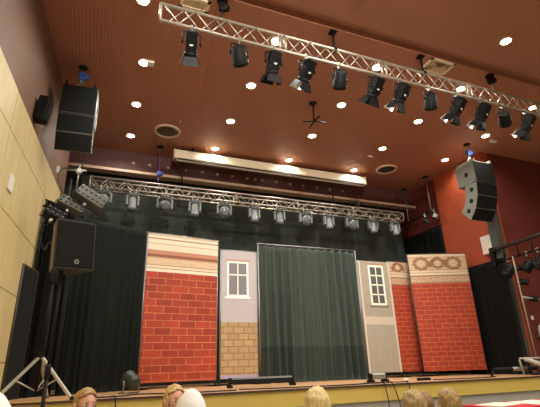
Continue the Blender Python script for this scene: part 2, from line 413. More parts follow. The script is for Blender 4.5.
# ------------------------------------------------------------------ spotlights on the front truss
barn_lit = M('lit_flap_white', (240, 236, 226), .35, .1)  # white stands for light caught by the flap; other flaps stay black
warm_tag = M('pale_sticker', (226, 226, 220), .6)
def clamp(q, z=0):
    q.torus((0, 0, z), .036, .014, RY(PI / 2), 14, 6); q.box((0, 0, z - .05), (.03, .05, .05)); q.tube([(0, 0, z - .06), (0, 0, z - .1)], .012, 6)
def fresnel(label, tilt, pan, bright, kind='fresnel'):
    r = thing('stage_spotlight', label, 'spotlight', group='black spotlights on the front truss')
    q = MB(); clamp(q); q.build('clamp', steel, r)
    pv = -.30
    q = MB(); q.tube([(-.135, 0, pv), (-.135, 0, -.12), (-.10, 0, -.1), (.10, 0, -.1), (.135, 0, -.12), (.135, 0, pv)], .013, 6); q.build('yoke', black, r)
    A = T(0, 0, pv) @ RZ(pan) @ RX(-PI / 2 - tilt)      # local +z is the beam
    A3 = A.to_3x3()
    if kind == 'fresnel':
        q = MB()
        q.box(A @ Vector((0, 0, -.03)), (.17, .18, .32), A3, bev=.02)
        for k in range(5): q.box(A @ Vector((0, 0, -.15 + k * .055)), (.182, .194, .018), A3)
        q.lathe([(.095, .12), (.11, .14), (.11, .18), (.095, .19)], A, 20)
        q.build('body', black_case, r)
        q = MB(); q.lathe([(.001, .196), (.09, .19), (.09, .185), (.001, .185)], A, 20); q.build('lens', glass, r)
        for k in range(4):
            B = A @ RZ(k * PI / 2) @ T(0, .105, .19) @ RX(-.42)
            q = MB(); w0, w1, h = .085, (.125 if k % 2 == 0 else .095), .14
            q._add([B @ Vector(v) for v in ((-w0, 0, 0), (w0, 0, 0), (w1, 0, h), (-w1, 0, h), (-w0, .006, 0), (w0, .006, 0), (w1, .006, h), (-w1, .006, h))], [(0, 1, 2, 3), (7, 6, 5, 4), (0, 4, 5, 1), (1, 5, 6, 2), (2, 6, 7, 3), (3, 7, 4, 0)])
            o = q.build('barn_door', barn_lit if (bright and k == 2) else black, r)
            if bright and k == 2: o['label'] = 'barn door flap coloured white for the light it catches'
        q = MB(); q.box(A @ Vector((0, .099, .02)), (.05, .004, .025), A3); q.build('sticker', warm_tag, r)
    else:
        q = MB(); q.lathe([(.085, -.13), (.105, -.12), (.105, -.01), (.122, 0), (.122, .1), (.13, .11), (.13, .135), (.115, .135)], A, 22); q.build('body', black_case, r)
        q = MB(); q.lathe([(.001, .142), (.1, .142), (.1, .138), (.001, .138)], A, 20); q.build('lens', glass, r)
        q = MB(); q.torus(A @ Vector((0, 0, .15)), .115, .012, A3.to_4x4(), 20, 6); q.build('front_ring', black, r)
    for s in (-1, 1):
        q = MB(); q.lathe([(.022, -.012), (.022, .012)], T(s * .145, 0, pv) @ RY(PI / 2), 10); q.build('tilt_knob', black_gloss, r)
    return r
ordn = ['first', 'second', 'third', 'fourth', 'fifth', 'sixth', 'seventh', 'eighth', 'ninth', 'tenth', 'eleventh', 'last']
FS = [(192, 'f', 0), (239, 'p', 0), (273, 'f', 0), (306, 'f', 1), (339, 'p', 0), (374, 'f', 0), (400, 'f', 1), (429, 'p', 0), (456, 'f', 1), (481, 'f', 1), (503, 'p', 0), (526, 'f', 1)]
CZ = fz0
for k, (u, ty, br) in enumerate(FS):
    v = 20 + (u - 160) * (116 - 14) / 380
    x = at(u, v, 1, 5.25).x
    lab = 'black light with %s, %s from the left on the front truss' % (('one bright barn door' if br else 'dark barn doors') if ty == 'f' else 'short round can', ordn[k])
    o = fresnel(lab, (.95 if ty == 'f' else .55) + .12 * ((k * 37) % 5 - 2) / 2, (-.15, -.5, .05, .25, -.3, .15, .3, -.6, .35, .35, -.9, .35)[k], br, 'fresnel' if ty == 'f' else 'par')
    o.location = (x, 5.25, CZ)
    if br:      # these lamps burn: light leaves the lens towards the stage
        ld = bpy.data.lights.new('stage_beam', 'SPOT'); lo = bpy.data.objects.new('stage_beam_light', ld); COL.objects.link(lo)
        ld.energy = 80; ld.color = (1, .95, .86); ld.spot_size = math.radians(75); ld.spot_blend = .5; ld.shadow_soft_size = .06
        dv = Vector((-.25 * (x - 4.8) / 4, math.cos(.5), -math.sin(.5))); lo.location = Vector((x, 5.25, CZ - .30)) + dv * .3
        lo.rotation_euler = dv.to_track_quat('-Z', 'Y').to_euler()
o = fresnel('added unseen spotlight on the hall ceiling throwing shadows on the backcloth', .1, -.28, False); o['group'] = 'added spotlights'; o.location = (.5, -2.5, 6.93)  # added unseen lamp, placed to throw moving-light shadows on the backcloth
small_box('added_hook', 'added black hook plate holding the unseen hall spotlight', 'hook', (.5, -2.5, H), (.1, .1, .075), black)
ld = bpy.data.lights.new('added_beam', 'SPOT'); lo = bpy.data.objects.new('added_beam_light', ld); COL.objects.link(lo)  # beam of the added spotlight
ld.energy = 2900; ld.color = (1, .96, .88); ld.spot_size = math.radians(54); ld.spot_blend = .6; ld.shadow_soft_size = .11
dv = Vector((.28, 1, -.09)).normalized(); lo.location = Vector((.5, -2.5, 6.63)) + dv * .36; lo.rotation_euler = dv.to_track_quat('-Z', 'Y').to_euler()
# ------------------------------------------------------------------ moving heads on the rear truss
def moving_head(kind):
    r = thing('moving_head_light', '', 'moving light', group='grey moving lights under the rear truss')
    for s in (-1, 1):
        q = MB(); q.torus((s * .07, 0, 0), .03, .012, RY(PI / 2), 12, 6); q.box((s * .07, 0, -.055), (.03, .035, .06)); q.build('clamp', alu, r)
    w = .36 if kind == 'wide' else .27
    q = MB(); q.box((0, 0, -.13), (w * .78, .2, .1), bev=.02); q.build('base', head_dark, r)
    q = MB()
    for s in (-1, 1): q.box((s * w / 2, 0, -.28), (.05, .13, .26), bev=.02)
    q.box((0, 0, -.17), (w, .14, .04), bev=.01); q.build('yoke', head_grey, r)
    if kind == 'wide':
        A = T(0, 0, -.32) @ RX(PI * .62)
        q = MB(); q.lathe([(.06, -.14), (.12, -.1), (.14, 0), (.14, .1), (.125, .12)], A, 22); q.build('head', head_grey, r)
        q = MB(); q.lathe([(.001, .14), (.07, .135), (.12, .12), (.001, .11)], A, 22); q.build('lens', glass, r)
    else:
        A = T(0, 0, -.31) @ RX(PI * .95)
        q = MB(); q.lathe([(.07, -.14), (.095, -.12), (.1, 0), (.095, .12), (.105, .13), (.105, .2), (.085, .22)], A, 20); q.build('head', head_grey, r)
        q = MB(); q.lathe([(.001, .225), (.08, .22), (.001, .215)], A, 20); q.build('lens', glass, r)
    return r
MH = [(104, 'wide'), (133, 'slim'), (165, 'wide'), (195, 'slim'), (224, 'wide'), (254, 'slim'), (279, 'slim'), (305, 'wide'), (328, 'slim'), (351, 'wide'), (372, 'slim'), (394, 'slim')]
pr_ = {}
on2 = ['first', 'second', 'third', 'fourth', 'fifth', 'sixth', 'seventh', 'eighth', 'ninth', 'tenth', 'eleventh', 'last']
for k, (u, ty) in enumerate(MH):
    v = 189 + (u - 92) * (222 - 189) / 308
    x = at(u, v, 1, 10.325).x
    if ty not in pr_: pr_[ty] = o = moving_head(ty)
    else: o = copy_tree(pr_[ty])
    o['label'] = '%s grey moving light, %s from the left under the rear truss' % ('broad' if ty == 'wide' else 'slim', on2[k])
    o.location = (x, 10.325, 5.52)
    o.rotation_euler.z = (-.15, .1, .0, -.1, .05, .1, -.12, .1, 0, .1, -.1, 0)[k]
# ------------------------------------------------------------------ flown speaker arrays
def array(label, x, y, zt, n, W, hoist_dx, strap, yaw):
    r = thing('speaker_array', label, 'loudspeaker array', (x, y, zt), (0, 0, yaw), group='flown loudspeaker arrays')
    w = W / 2
    def cab(M4, d, hgt, nm):
        q = MB(); c = lambda a, b_, z: M4 @ Vector((a, b_, z))
        P = [(-w, 0, 0), (w, 0, 0), (w * .92, d, -.02), (-w * .92, d, -.02), (-w, 0, -hgt), (w, 0, -hgt), (w * .92, d, -hgt + .03), (-w * .92, d, -hgt + .03)]
        q._add([c(*p) for p in P], [(0, 1, 2, 3), (7, 6, 5, 4), (0, 4, 5, 1), (1, 5, 6, 2), (2, 6, 7, 3), (3, 7, 4, 0)])
        o = q.build(nm, side_grey, r)
        q = MB(); q.box(c(0, -.008, -hgt / 2), (W - .02, .02, hgt - .02), M4.to_3x3(), bev=.004); q.build('grille', grille, o)
        for s in (-1, 1):
            q = MB(); q.lathe([(.062, 0), (.062, .008), (.02, .012)], M4 @ T(s * w * .965, d * .45, -hgt / 2) @ RY(s * PI / 2), 16); q.build('handle', black, o)
    cab(Matrix(), .66, .58, 'bass_cabinet')
    M4 = T(0, 0.02, -.6)
    for k in range(n):
        M4 = M4 @ RX(.13 + .12 * k)
        cab(M4, .40, .34, 'line_cabinet')
        M4 = M4 @ T(0, 0, -.35)
    q = MB(); q.box((0, .3, .03), (W * .9, .5, .04)); q.box((-w * .8, .3, .05), (.04, .62, .08)); q.box((w * .8, .3, .05), (.04, .62, .08)); q.build('flying_frame', silver if strap else black, r)
    q = MB()
    for a in (-.16, .16): q.tube([(hoist_dx + a, .32, .06), (hoist_dx, .32, .3)], .016, 6)
    q.build('sling', white if strap else steel, r)
    return r
array('black loudspeaker array hanging at upper left beside the brown wall', -.67, 7.5, 6.34, 2, .62, -.05, False, -.06)
array('black loudspeaker array with grey sides hanging before the red wall on the right', 9.24, 7.5, 6.30, 3, .70, -.05, True, .0)
hoist('blue chain hoist lifting the left loudspeaker array', -.70, 7.82, H, 6.64, 6.78, hoist_blue, steel, .08)
hoist('blue chain hoist lifting the right loudspeaker array', 9.2, 7.82, H, 6.60, 6.74, hoist_blue, steel, .08)
# cable down from the arrays
def cable(label, pts, rad=.008, mt=rubber, name='cable', group=None):
    P = [Vector(p) for p in pts]; out = []
    for i in range(len(P) - 1):
        a, b_, c, d = P[max(i - 1, 0)], P[i], P[i + 1], P[min(i + 2, len(P) - 1)]
        for k in range(6):
            u = k / 6
            out.append(.5 * ((2 * b_) + (c - a) * u + (2 * a - 5 * b_ + 4 * c - d) * u * u + (3 * b_ - a - 3 * c + d) * u ** 3))
    out.append(P[-1])
    q = MB(); q.tube(out, rad, 6); return tag(q.build(name, mt), label, 'cable', group)
cable('black cable hanging down from the left loudspeaker array', [(-.5, 8.0, 5.6), (-.47, 8.0, 5.2), (-.5, 7.9, 4.75), (-.49, 7.6, 4.66)])
cable('thin cable slanting from the right hoist down to the side lighting pipe', [(9.2, 7.85, 6.95), (9.45, 9.0, 6.3), (9.6, 9.95, 5.82)], .006, steel)
# ------------------------------------------------------------------ stand speaker front left
sx, sy = -.28, 5.85
r = thing('speaker_stand', 'black pole stand in front of the stage carrying a loudspeaker', 'speaker stand', (-.43, sy + .1, 0))
q = MB(); q.tube([(0, 0, .25), (0, 0, 1.4)], .022); q.build('lower_tube', black, r)
q = MB(); q.tube([(0, 0, 1.3), (0, 0, 2.56)], .016); q.build('upper_tube', black, r)
q = MB(); q.lathe([(.032, 1.3), (.034, 1.34), (.034, 1.42), (.026, 1.45)], n=14); q.build('collar', black_gloss, r)
for k in range(3):
    a = k * 2 * PI / 3 + .4
    q = MB(); q.tube([(0, 0, .75), (math.cos(a) * .5, math.sin(a) * .5, .02)], .015); q.tube([(0, 0, .28), (math.cos(a) * .27, math.sin(a) * .27, .36)], .01); q.build('leg', black, r)
r = thing('stand_speaker', 'big black loudspeaker on a pole before the left drape', 'loudspeaker', (-.29, 5.85, 2.56), (0, -.05, .42))
W, D, HH = .51, .36, .64
q = MB()
P = [(-W / 2, 0, 0), (W / 2, 0, 0), (W * .33, D, 0), (-W * .33, D, 0)]
q._add([(x, y + .0, z) for z in (0, HH) for x, y, _ in P], [(3, 2, 1, 0), (4, 5, 6, 7), (0, 1, 5, 4), (1, 2, 6, 5), (2, 3, 7, 6), (3, 0, 4, 7)])
bmesh.ops.bevel(q.bm, geom=q.bm.edges[:], offset=.012, segments=2, affect='EDGES')
q.build('cabinet', M('speaker_cabinet', (52, 50, 44), .45, scale=60), r)
q = MB(); q.bx((-W / 2 + .02, -.014, .03), (W / 2 - .02, .004, HH - .02), bev=.008); g = q.build('grille', grille, r)
q = MB(); q.torus((0.02, -.018, .1), .026, .004, RX(PI / 2), 20, 6)
for a in (PI / 2, PI / 2 + 2.094, PI / 2 + 4.189): q.tube([(0.02, -.018, .1), (.02 + .024 * math.cos(a), -.018, .1 + .024 * math.sin(a))], .003, 5)
q.build('emblem', silver, g)
q = MB(); q.lathe([(.03, -.05), (.03, .0)], T(-.1, .14, 0), 12); q.build('pole_socket', black, r)
# ------------------------------------------------------------------ wind-up light stand on the stage, left
tx, ty = -.66, 7.5
r = thing('light_stand', 'tall stand with silver tripod legs on the left end of the stage', 'light stand', (tx, ty, ZS))
q = MB(); q.tube([(0, 0, .1), (0, 0, 1.9)], .028); q.build('lower_mast', black, r)
q = MB(); q.tube([(0, 0, 1.7), (.06, 0, 3.45)], .02); q.build('upper_mast', black, r)
q = MB(); q.box((0, 0, .62), (.09, .09, .1), bev=.01); q.build('collar', black_gloss, r)
q = MB(); q.box((.02, -.03, 1.75), (.1, .1, .16), bev=.01); q.build('winch_box', black_gloss, r)
for ex, ey in ((-.47, -.38), (.50, -.36), (.12, .55)):
    q = MB(); q.box((ex / 2, ey / 2, .31), (.045, .03, math.hypot(math.hypot(ex, ey), .6)), Vector((ex, ey, -.6)).to_track_quat('Z', 'Y').to_matrix()); o = q.build('leg', silver, r)
    q = MB(); q.tube([(ex * .55, ey * .55, .28), (0, 0, .12)], .011, 6); q.build('brace', silver, o)
    q = MB(); q.lathe([(.03, 0), (.03, .03), (.02, .05)], T(ex, ey, 0), 10); q.build('foot', black_gloss, o)
q = MB(); q.tube([(-.30, .0, 2.94), (.34, 0, 2.80)], .02); q.build('crossbar', black, r)
q = MB(); q.box((.2, -.04, 2.05), (.16, .02, .05), RY(.9).to_3x3()); q.build('crank_handle', silver, r)
def panel_light(label, p, d, tilt, roll, yaw, face):
    r = thing('panel_light', label, 'stage light', p, (tilt, roll, yaw), group='panel lights on the left stand')
    q = MB(); q.box((0, 0, 0), d, bev=.015); q.build('housing', face[0], r)
    nx = face[2]
    for i in range(nx):
        for j in range(2):
            q = MB(); q.lathe([(.02, 0), (.024, .01), (.02, .016)], T(-d[0] / 2 + d[0] * (i + .5) / nx, -d[1] / 2 - .002, (j - .5) * d[2] * .45) @ RX(PI / 2), 10)
            q.build('lens', face[1], r)
    q = MB(); q.tube([(-d[0] / 2 - .02, 0, 0), (-d[0] / 2 - .02, 0, -d[2] * .75), (d[0] / 2 + .02, 0, -d[2] * .75), (d[0] / 2 + .02, 0, 0)], .01, 6); q.build('yoke', black, r)
    q = MB(); q.box((0, 0, -d[2] * .75), (.04, .05, .06)); q.build('clamp', steel, r)
    return r
dk = M('led_dark', (40, 40, 38), .5); lt = M('led_pale', (64, 63, 56), .4)
panel_light('large silver-grey panel light with rows of lenses, topmost on the left stand', tuple(at(90, 199, 1, 7.35)), (.50, .18, .27), -.5, .5, .1, (M('panel_grey', (76, 74, 64), .5, .2), lt, 6))
panel_light('middle grey panel light on the left stand above the loudspeaker', tuple(at(71, 206, 1, 7.3)), (.42, .16, .2), -.5, .4, .1, (M('panel_grey_b', (84, 84, 74), .5, .2), dk, 5))
panel_light('small black panel light, lowest on the left stand beside the yellow wall', tuple(at(55, 215, 1, 7.25)), (.32, .15, .18), -.4, .42, .1, (black_case, dk, 4))
r = thing('pipe_clamp_arm', 'silver pipe arm with clamps above the left panel lights', 'pipe arm', tuple(at(79, 171, 1, 7.6)))
q = MB(); q.tube([(-.34, 0, -.02), (.12, 0, .02)], .016); q.build('pipe', steel, r)
q = MB(); q.tube([(.0, 0, .12), (0, 0, -.35)], .014); q.build('drop_pipe', steel, r)
q = MB(); q.box((0, 0, 0), (.07, .07, .08), bev=.01); q.torus((0, 0, .0), .045, .014, RX(PI / 2), 12, 6); q.build('clamp', silver, r)
q = MB(); q.box((-.33, .0, -.03), (.05, .06, .12)); q.build('clamp', silver, r)
pA = at(55, 218, 1, 7.3)
cable('loose black cable looping from the left panel lights down the stand', [pA, at(40, 232, 1, 7.3), at(44, 250, 1, 7.3), at(50, 242, 1, 7.35), at(54, 262, 1, 7.4), at(52, 300, 1, 7.45), at(45, 350, 1, 7.45)], .01)
cable('thin black cable hanging by the yellow wall beside the stand', [at(66, 200, 1, 7.4), at(58, 178, 1, 7.4), at(64, 168, 1, 7.5), at(78, 170, 1, 7.6)], .008)
# wall fittings left
def on_left_wall(u, v):
    d = R3 @ Vector((u - CX, -(v - CY), -F)); n = Vector((1, -.0895, 0)); p0 = Vector((wl(7.31), 7.31, 0))
    return CAM + d * ((p0 - CAM).dot(n) / d.dot(n))
p = on_left_wall(10, 183); q = MB(); q.bx((-.005, -.11, -.12), (.02, .11, .12), bev=.006)
o = q.build('wall_plate', white, loc=p); o.rotation_euler.z = ang; tag(o, 'square white plate on the yellow left wall', 'wall plate')
p = on_left_wall(40, 106)
r = thing('shadow_wedge', 'dark box standing in for a wedge of shadow on the brown left wall', 'shadow wedge', (wl(7.0) + .005 - .03, 7.0, 5.2), (0, 0, ang))  # dark box shaped to stand for a wedge of shadow
q = MB(); q.box((.1, 0, .22), (.17, .22, .44), RY(.12).to_3x3(), bev=.015); q.build('cabinet', black_case, r)
q = MB(); q.box((.195, 0, .22), (.012, .19, .4), RY(.12).to_3x3()); q.build('grille', grille, r)
q = MB(); q.box((.02, 0, .22), (.06, .06, .1)); q.build('bracket', black, r)
# ------------------------------------------------------------------ curtains
def curtain_grid(x0, x1, z0, z1, pl_n, amp, seed, gather=.0, nx=None, nz=26, hem=0.0, th=.006):
    rnd = random.Random(seed); nx = nx or pl_n * 8
    ph = [rnd.uniform(-.5, .5) for _ in range(6)]
    def pt(i, j):
        u = i / nx; w_ = j / nz
        x = x0 + (x1 - x0) * u + .03 * math.sin(u * 17 + ph[0]) * (1 - w_)
        a = amp * (.45 + .55 * (1 - w_)) * (1 + .5 * math.sin(u * 9.3 + ph[1]))
        y = a * math.sin(2 * PI * pl_n * u + 1.2 * math.sin(u * 7 + ph[2]) + .5 * (1 - w_) * math.sin(u * 23 + ph[3]))
        y += .5 * amp * (1 - w_) * math.sin(u * 31 + ph[4] + 2 * w_)
        sag = gather * (.5 - .5 * math.cos(2 * PI * pl_n * u)) * (1 if j == nz else 0)
        return Vector((x, y, z0 + (z1 - z0) * w_ - sag))
    q = MB(); fr = [[q.bm.verts.new(pt(i, j)) for j in range(nz + 1)] for i in range(nx + 1)]
    for i in range(nx):
        for j in range(nz):
            f = q.bm.faces.new((fr[i][j], fr[i + 1][j], fr[i + 1][j + 1], fr[i][j + 1])); f.smooth = True
    r = bmesh.ops.solidify(q.bm, geom=q.bm.faces[:], thickness=th)
    return q
def pipe_frame(r, L, h, mt=steel, base=True, bar=True, rad=.02):
    for x in (0, L):
        q = MB(); q.tube([(x, .03, .01), (x, .03, h)], rad); o = q.build('upright', mt, r)
        if base:
            q = MB(); q.bx((x - .18, -.12, 0), (x + .18, .3, .012)); q.build('base_plate', black, o)
    if bar:
        q = MB(); q.tube([(-.03, .03, h), (L + .03, .03, h)], rad * .9); q.build('top_bar', mt, r)
def line_thing(name, label, cat, p0, p1, z=ZS):
    d = Vector((p1[0] - p0[0], p1[1] - p0[1])); L = d.length
    return thing(name, label, cat, (p0[0], p0[1], z), (0, 0, math.atan2(d.y, d.x))), L
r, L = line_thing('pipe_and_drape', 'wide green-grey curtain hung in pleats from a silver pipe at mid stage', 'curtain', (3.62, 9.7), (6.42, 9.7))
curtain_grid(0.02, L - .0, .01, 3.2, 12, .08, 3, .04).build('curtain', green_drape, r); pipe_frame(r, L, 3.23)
r, L = line_thing('pipe_and_drape', 'charcoal curtain left of the big brick backdrop, behind the stand speaker', 'curtain', (-.44, 8.72), (.92, 9.46))
curtain_grid(0, L, .01, 3.2, 10, .03, 5).build('curtain', left_drape_m, r); pipe_frame(r, L, 3.2, black)
r, L = line_thing('masking_drape', 'tall black drape at the far left against the panelled wall', 'curtain', (-1.0, 8.35), (-.56, 8.86))
curtain_grid(0, L, .0, 3.35, 8, .035, 8).build('curtain', black_drape, r); pipe_frame(r, L, 3.35, black, base=False)
r = thing('black_screen', 'low black framed screen leaning by the yellow wall behind the tripod', 'screen', (-1.13, 7.75, ZS), (0, .0, math.radians(76)))
q = MB(); q.bx((0, -.02, .0), (.62, .02, 1.98)); q.build('panel', black_drape, r)
q = MB(); q.tube([(0, 0, 0), (0, 0, 2.0)], .022); q.tube([(.62, 0, 0), (.62, 0, 2.0)], .022); q.tube([(0, 0, 2.0), (.62, 0, 2.0)], .022); q.build('frame', M('dark_frame', (70, 62, 44), .6), r)
r, L = line_thing('masking_drape', 'black drape on the right beside the large brick backdrop', 'curtain', (9.80, 9.85), (9.66, 7.86))
curtain_grid(0, L, .0, 2.78, 8, .02, 11).build('curtain', black_drape, r); pipe_frame(r, L, 2.8, black, base=False)
r, L = line_thing('masking_drape', 'black side drape behind the right end of the rear truss', 'curtain', (9.86, 13.3), (9.86, 10.0))
curtain_grid(0, L, .0, 4.35, 10, .03, 12).build('curtain', black_drape, r); pipe_frame(r, L, 4.38, black, base=False)
r, L = line_thing('masking_drape', 'black side drape at the left behind the rear truss', 'curtain', (-.98, 10.0), (-1.08, 11.45))
curtain_grid(0, L, .0, 5.2, 10, .03, 13).build('curtain', black_drape, r); pipe_frame(r, L, 5.2, black, base=False)
r, L = line_thing('stage_backcloth', 'plain dark backcloth across the rear of the stage with lamp shadows', 'backcloth', (-1.3, 11.62), (9.7, 11.62))
curtain_grid(0, L, .0, 5.9, 30, .012, 14, nz=8).build('cloth', back_drape_m, r)
q = MB(); q.tube([(0, 0, 5.9), (L, 0, 5.9)], .03); q.build('top_bar', black, r)
# ------------------------------------------------------------------ printed backdrops
def brickmat(name, c1, c2, mort, bw, rh, ms, W, H_, zones, off=(0, 0), window=None):
    """zones: list of (z_from, colour stops fn) painted above the brick; local x across, z up"""
    t = NT(name); xyz = t.n('ShaderNodeSeparateXYZ'); t.l(t.obj(), xyz.inputs[0])
    cmb = t.n('ShaderNodeCombineXYZ'); t.l(t.math('ADD', xyz.outputs[0], off[0]), cmb.inputs[0]); t.l(t.math('ADD', xyz.outputs[2], off[1]), cmb.inputs[1])
    bk = t.n('ShaderNodeTexBrick'); t.l(cmb.outputs[0], bk.inputs['Vector'])
    for k, v in (('Color1', lin(c1)), ('Color2', lin(c2)), ('Mortar', lin(mort))): bk.inputs[k].default_value = v
    for k, v in (('Scale', 1), ('Mortar Size', ms), ('Mortar Smooth', .4), ('Brick Width', bw), ('Row Height', rh)): bk.inputs[k].default_value = v
    n = t.noise(5, 5); n2 = t.noise(28, 4)
    col = t.mix(t.math('MULTIPLY', t.ramp(n, [(.35, (0, 0, 0, 1)), (.7, (1, 1, 1, 1))]), .55), bk.outputs[0], lin(tuple(min(255, int(v * .82)) for v in c1)))
    col = t.mix(t.math('MULTIPLY', t.ramp(n2, [(.5, (0, 0, 0, 1)), (.75, (1, 1, 1, 1))]), .14), col, lin(mort))
    return t, xyz, col
def finish(t, col, wr=.35):
    t.l(col, t.b.inputs['Base Color']); t.b.inputs['Roughness'].default_value = .7
    t.bump(t.noise(3.5, 3), wr, .02); return t.m
def zmix(t, xyz, z, below, above):
    return t.mix(t.math('GREATER_THAN', xyz.outputs[2], z), below, above)
RED1, RED2, MORT = (170, 56, 20), (132, 37, 14), (198, 116, 72)
def backdrop(label, p0, p1, top, bot, mat_fn, name='painted_backdrop', upr=steel, bar=True):
    r, L = line_thing(name, label, 'backdrop', p0, p1)
    q = MB(); q.bx((.012, -.006, bot), (L - .012, .006, top)); q.build('printed_cloth', mat_fn(L), r)
    pipe_frame(r, L, top + .015, upr, True, bar)
    return r, L
def bands(t, xyz, col, z0, stops, noisy=None):
    """cornice bands painted above z0: (height, colour)"""
    for h, c in stops:
        c = tuple(v * .88 for v in c); cc = lin(c)
        if noisy and h == noisy[0]:
            vo = t.noise(noisy[1], 3, rough=.7); cc = t.mix(t.ramp(vo, [(.42, (0, 0, 0, 1)), (.55, (1, 1, 1, 1))]), lin(noisy[2]), lin(c))
        col = zmix(t, xyz, h, col, cc)
    return col
CR = (240, 216, 186); BR = (176, 112, 84); TN = (226, 190, 158)
def m_left(L):
    t, xyz, col = brickmat('print_red_brick_cornice', RED1, RED2, MORT, .36, .148, .009, L, 3, None, (.1, .0))
    col = bands(t, xyz, col, 0, [(2.36, (250, 232, 206)), (2.43, BR), (2.445, (240, 222, 190)), (2.50, BR), (2.515, (232, 206, 170)), (2.66, (200, 150, 118)), (2.69, (150, 88, 64)), (2.75, (206, 142, 110)), (2.82, (190, 130, 100)), (2.84, (246, 226, 198)), (2.98, (214, 168, 138)), (3.00, (250, 232, 206)), (3.09, (186, 122, 92)), (3.12, (250, 234, 210)), (3.17, TN)], (2.515, 34, (196, 160, 120)))
    return finish(t, col)
backdrop('red brick backdrop with a plain cream cornice, left of the lavender wall backdrop', (.94, 9.47), (2.60, 9.73), 3.21, .12, m_left)
# lavender wall with window and tan blocks
def m_lav(L):
    t, xyz, col = brickmat('print_tan_blocks', (182, 150, 106), (166, 132, 88), (120, 84, 44), .245, .142, .011, L, 3, None, (.06, .05))
    n = t.noise(18, 5); lav = t.mix(n, lin((184, 174, 174)), lin((170, 160, 160)))
    col = zmix(t, xyz, 1.33, col, lav); col = t.mix(t.math('LESS_THAN', xyz.outputs[2], .2), col, lin((160, 146, 170)))
    return finish(t, col)
r, L = backdrop('lavender backdrop with a four-pane window above tan block work', (2.69, 9.78), (3.60, 9.78), 3.01, .13, m_lav)
def window(r, x0, x1, z0, z1, nx, nz, y, fr, pn, lintel, sill=None, fw=.045, transom=None):
    q = MB(); q.bx((x0, y - .006, z0), (x1, y, z1)); pane = q.build('printed_window', pn, r)
    q = MB()
    for k in range(nx + 1):
        x = x0 + (x1 - x0) * k / nx; w = fw if k in (0, nx) else fw * .55
        q.bx((x - w / 2, y - .009, z0), (x + w / 2, y - .004, z1))
    for k in range(nz + 1):
        z = z0 + (z1 - z0) * ((transom if k == 1 and transom else k / nz)); w = fw if k in (0, nz) else fw * .6
        q.bx((x0 - fw / 2, y - .0092, z - w / 2), (x1 + fw / 2, y - .0038, z + w / 2))
    q.build('window_frame', fr, pane)
    q = MB(); q.bx((x0 - .06, y - .010, z1 + fw / 2), (x1 + .06, y - .003, z1 + fw / 2 + .04)); q.build('lintel', lintel, pane)
    q = MB(); q.bx((x0 - .07, y - .011, z0 - fw / 2 - .045), (x1 + .07, y - .003, z0 - fw / 2)); q.build('sill', sill or fr, pane)
pane_m = M('printed_grey_pane', (118, 112, 116), .6); frame_w = M('printed_cream_frame', (246, 236, 218), .6); lint_m = M('printed_brown_lintel', (176, 128, 98), .6)
def fl(u, v, Y=9.78): return at(u, v, 1, Y)
a, c = fl(228, 262), fl(247.5, 297)
window(r, a.x - 2.69, c.x - 2.69, c.z - ZS + .02, a.z - ZS - .0, 2, 2, -.006, frame_w, pane_m, lint_m, transom=.62)
# grey rendered wall with a tall window
def m_grey(L):
    t = NT('print_grey_render'); xyz = t.n('ShaderNodeSeparateXYZ'); t.l(t.obj(), xyz.inputs[0])
    col = t.mix(t.noise(9, 6, rough=.65), lin((176, 164, 146)), lin((146, 136, 118)))
    band = t.math('MULTIPLY', t.math('GREATER_THAN', xyz.outputs[2], 1.30), t.math('LESS_THAN', xyz.outputs[2], 1.50))
    col = t.mix(band, col, lin((194, 178, 158)))
    col = t.mix(t.math('GREATER_THAN', xyz.outputs[0], L - .07), col, lin((204, 188, 166)))
    col = t.mix(t.math('LESS_THAN', xyz.outputs[0], .06), col, lin((212, 196, 174)))
    return finish(t, col)
r, L = backdrop('pale grey wall backdrop with a tall eight-pane window, right of the green curtain', (6.50, 9.76), (7.52, 9.76), 2.98, .13, m_grey, bar=False)
a, c = fl(368, 266, 9.76), fl(386, 304.5, 9.76)
window(r, a.x - 6.50, c.x - 6.50 + .0, c.z - ZS, a.z - ZS, 2, 4, -.006, frame_w, M('printed_dark_pane', (84, 82, 80), .6), lint_m, M('printed_dark_sill', (130, 104, 84), .6), fw=.055)
# brick with garland frieze
def m_gar(name, off):
    def f(L):
        t, xyz, col = brickmat(name, RED1, (160, 50, 34), MORT, .27, .118, .008, L, 3, None, off)
        col = bands(t, xyz, col, 0, [(2.38, (176, 134, 104)), (2.41, (222, 186, 150)), (2.57, (150, 112, 86)), (2.60, (240, 216, 180)), (2.66, (196, 158, 124)), (2.68, (236, 208, 172)), (2.74, (180, 140, 108)), (2.76, (222, 190, 152)), (3.10, (190, 150, 116)), (3.12, (240, 216, 182))], (2.41, 22, (172, 130, 100)))
        return finish(t, col)
    return f
gar_m = M('printed_garland_relief', (150, 108, 74), .7, var=.6, scale=40, bump=.4); gar_d = M('printed_garland_hollow', (234, 206, 170), .7, var=.15, scale=20)
def garland(r, x, z, R_, kind='wreath'):
    q = MB(); A = Matrix.Rotation(PI / 2, 4, 'X') @ Matrix.Diagonal((1.25, 1, .12, 1))
    if kind == 'wreath': q.torus((x, -.006, z), R_, .042, A, 40, 8, .4)
    else:
        q.torus((x, -.006, z), R_ * .8, .034, A, 30, 8, .3)
        for s in (-1, 1):
            q.tube([(x + s * R_ * .5, -.009, z + R_ * .9), (x + s * R_ * 1.2, -.009, z + R_ * .5), (x + s * R_ * 1.5, -.009, z - R_ * .2), (x + s * R_ * 1.3, -.009, z - R_ * .8)], [.02, .03, .03, .015], 6)
        q.box((x, -.008, z + R_ * 1.1), (R_ * .9, .008, .05))
    q.build('garland', gar_m, r)
r, L = backdrop('narrow brick backdrop with frieze, half hidden behind the large brick backdrop', (7.57, 9.86), (8.75, 9.86), 3.03, .13, m_gar('print_brick_frieze_narrow', (.03, .03)), bar=False)
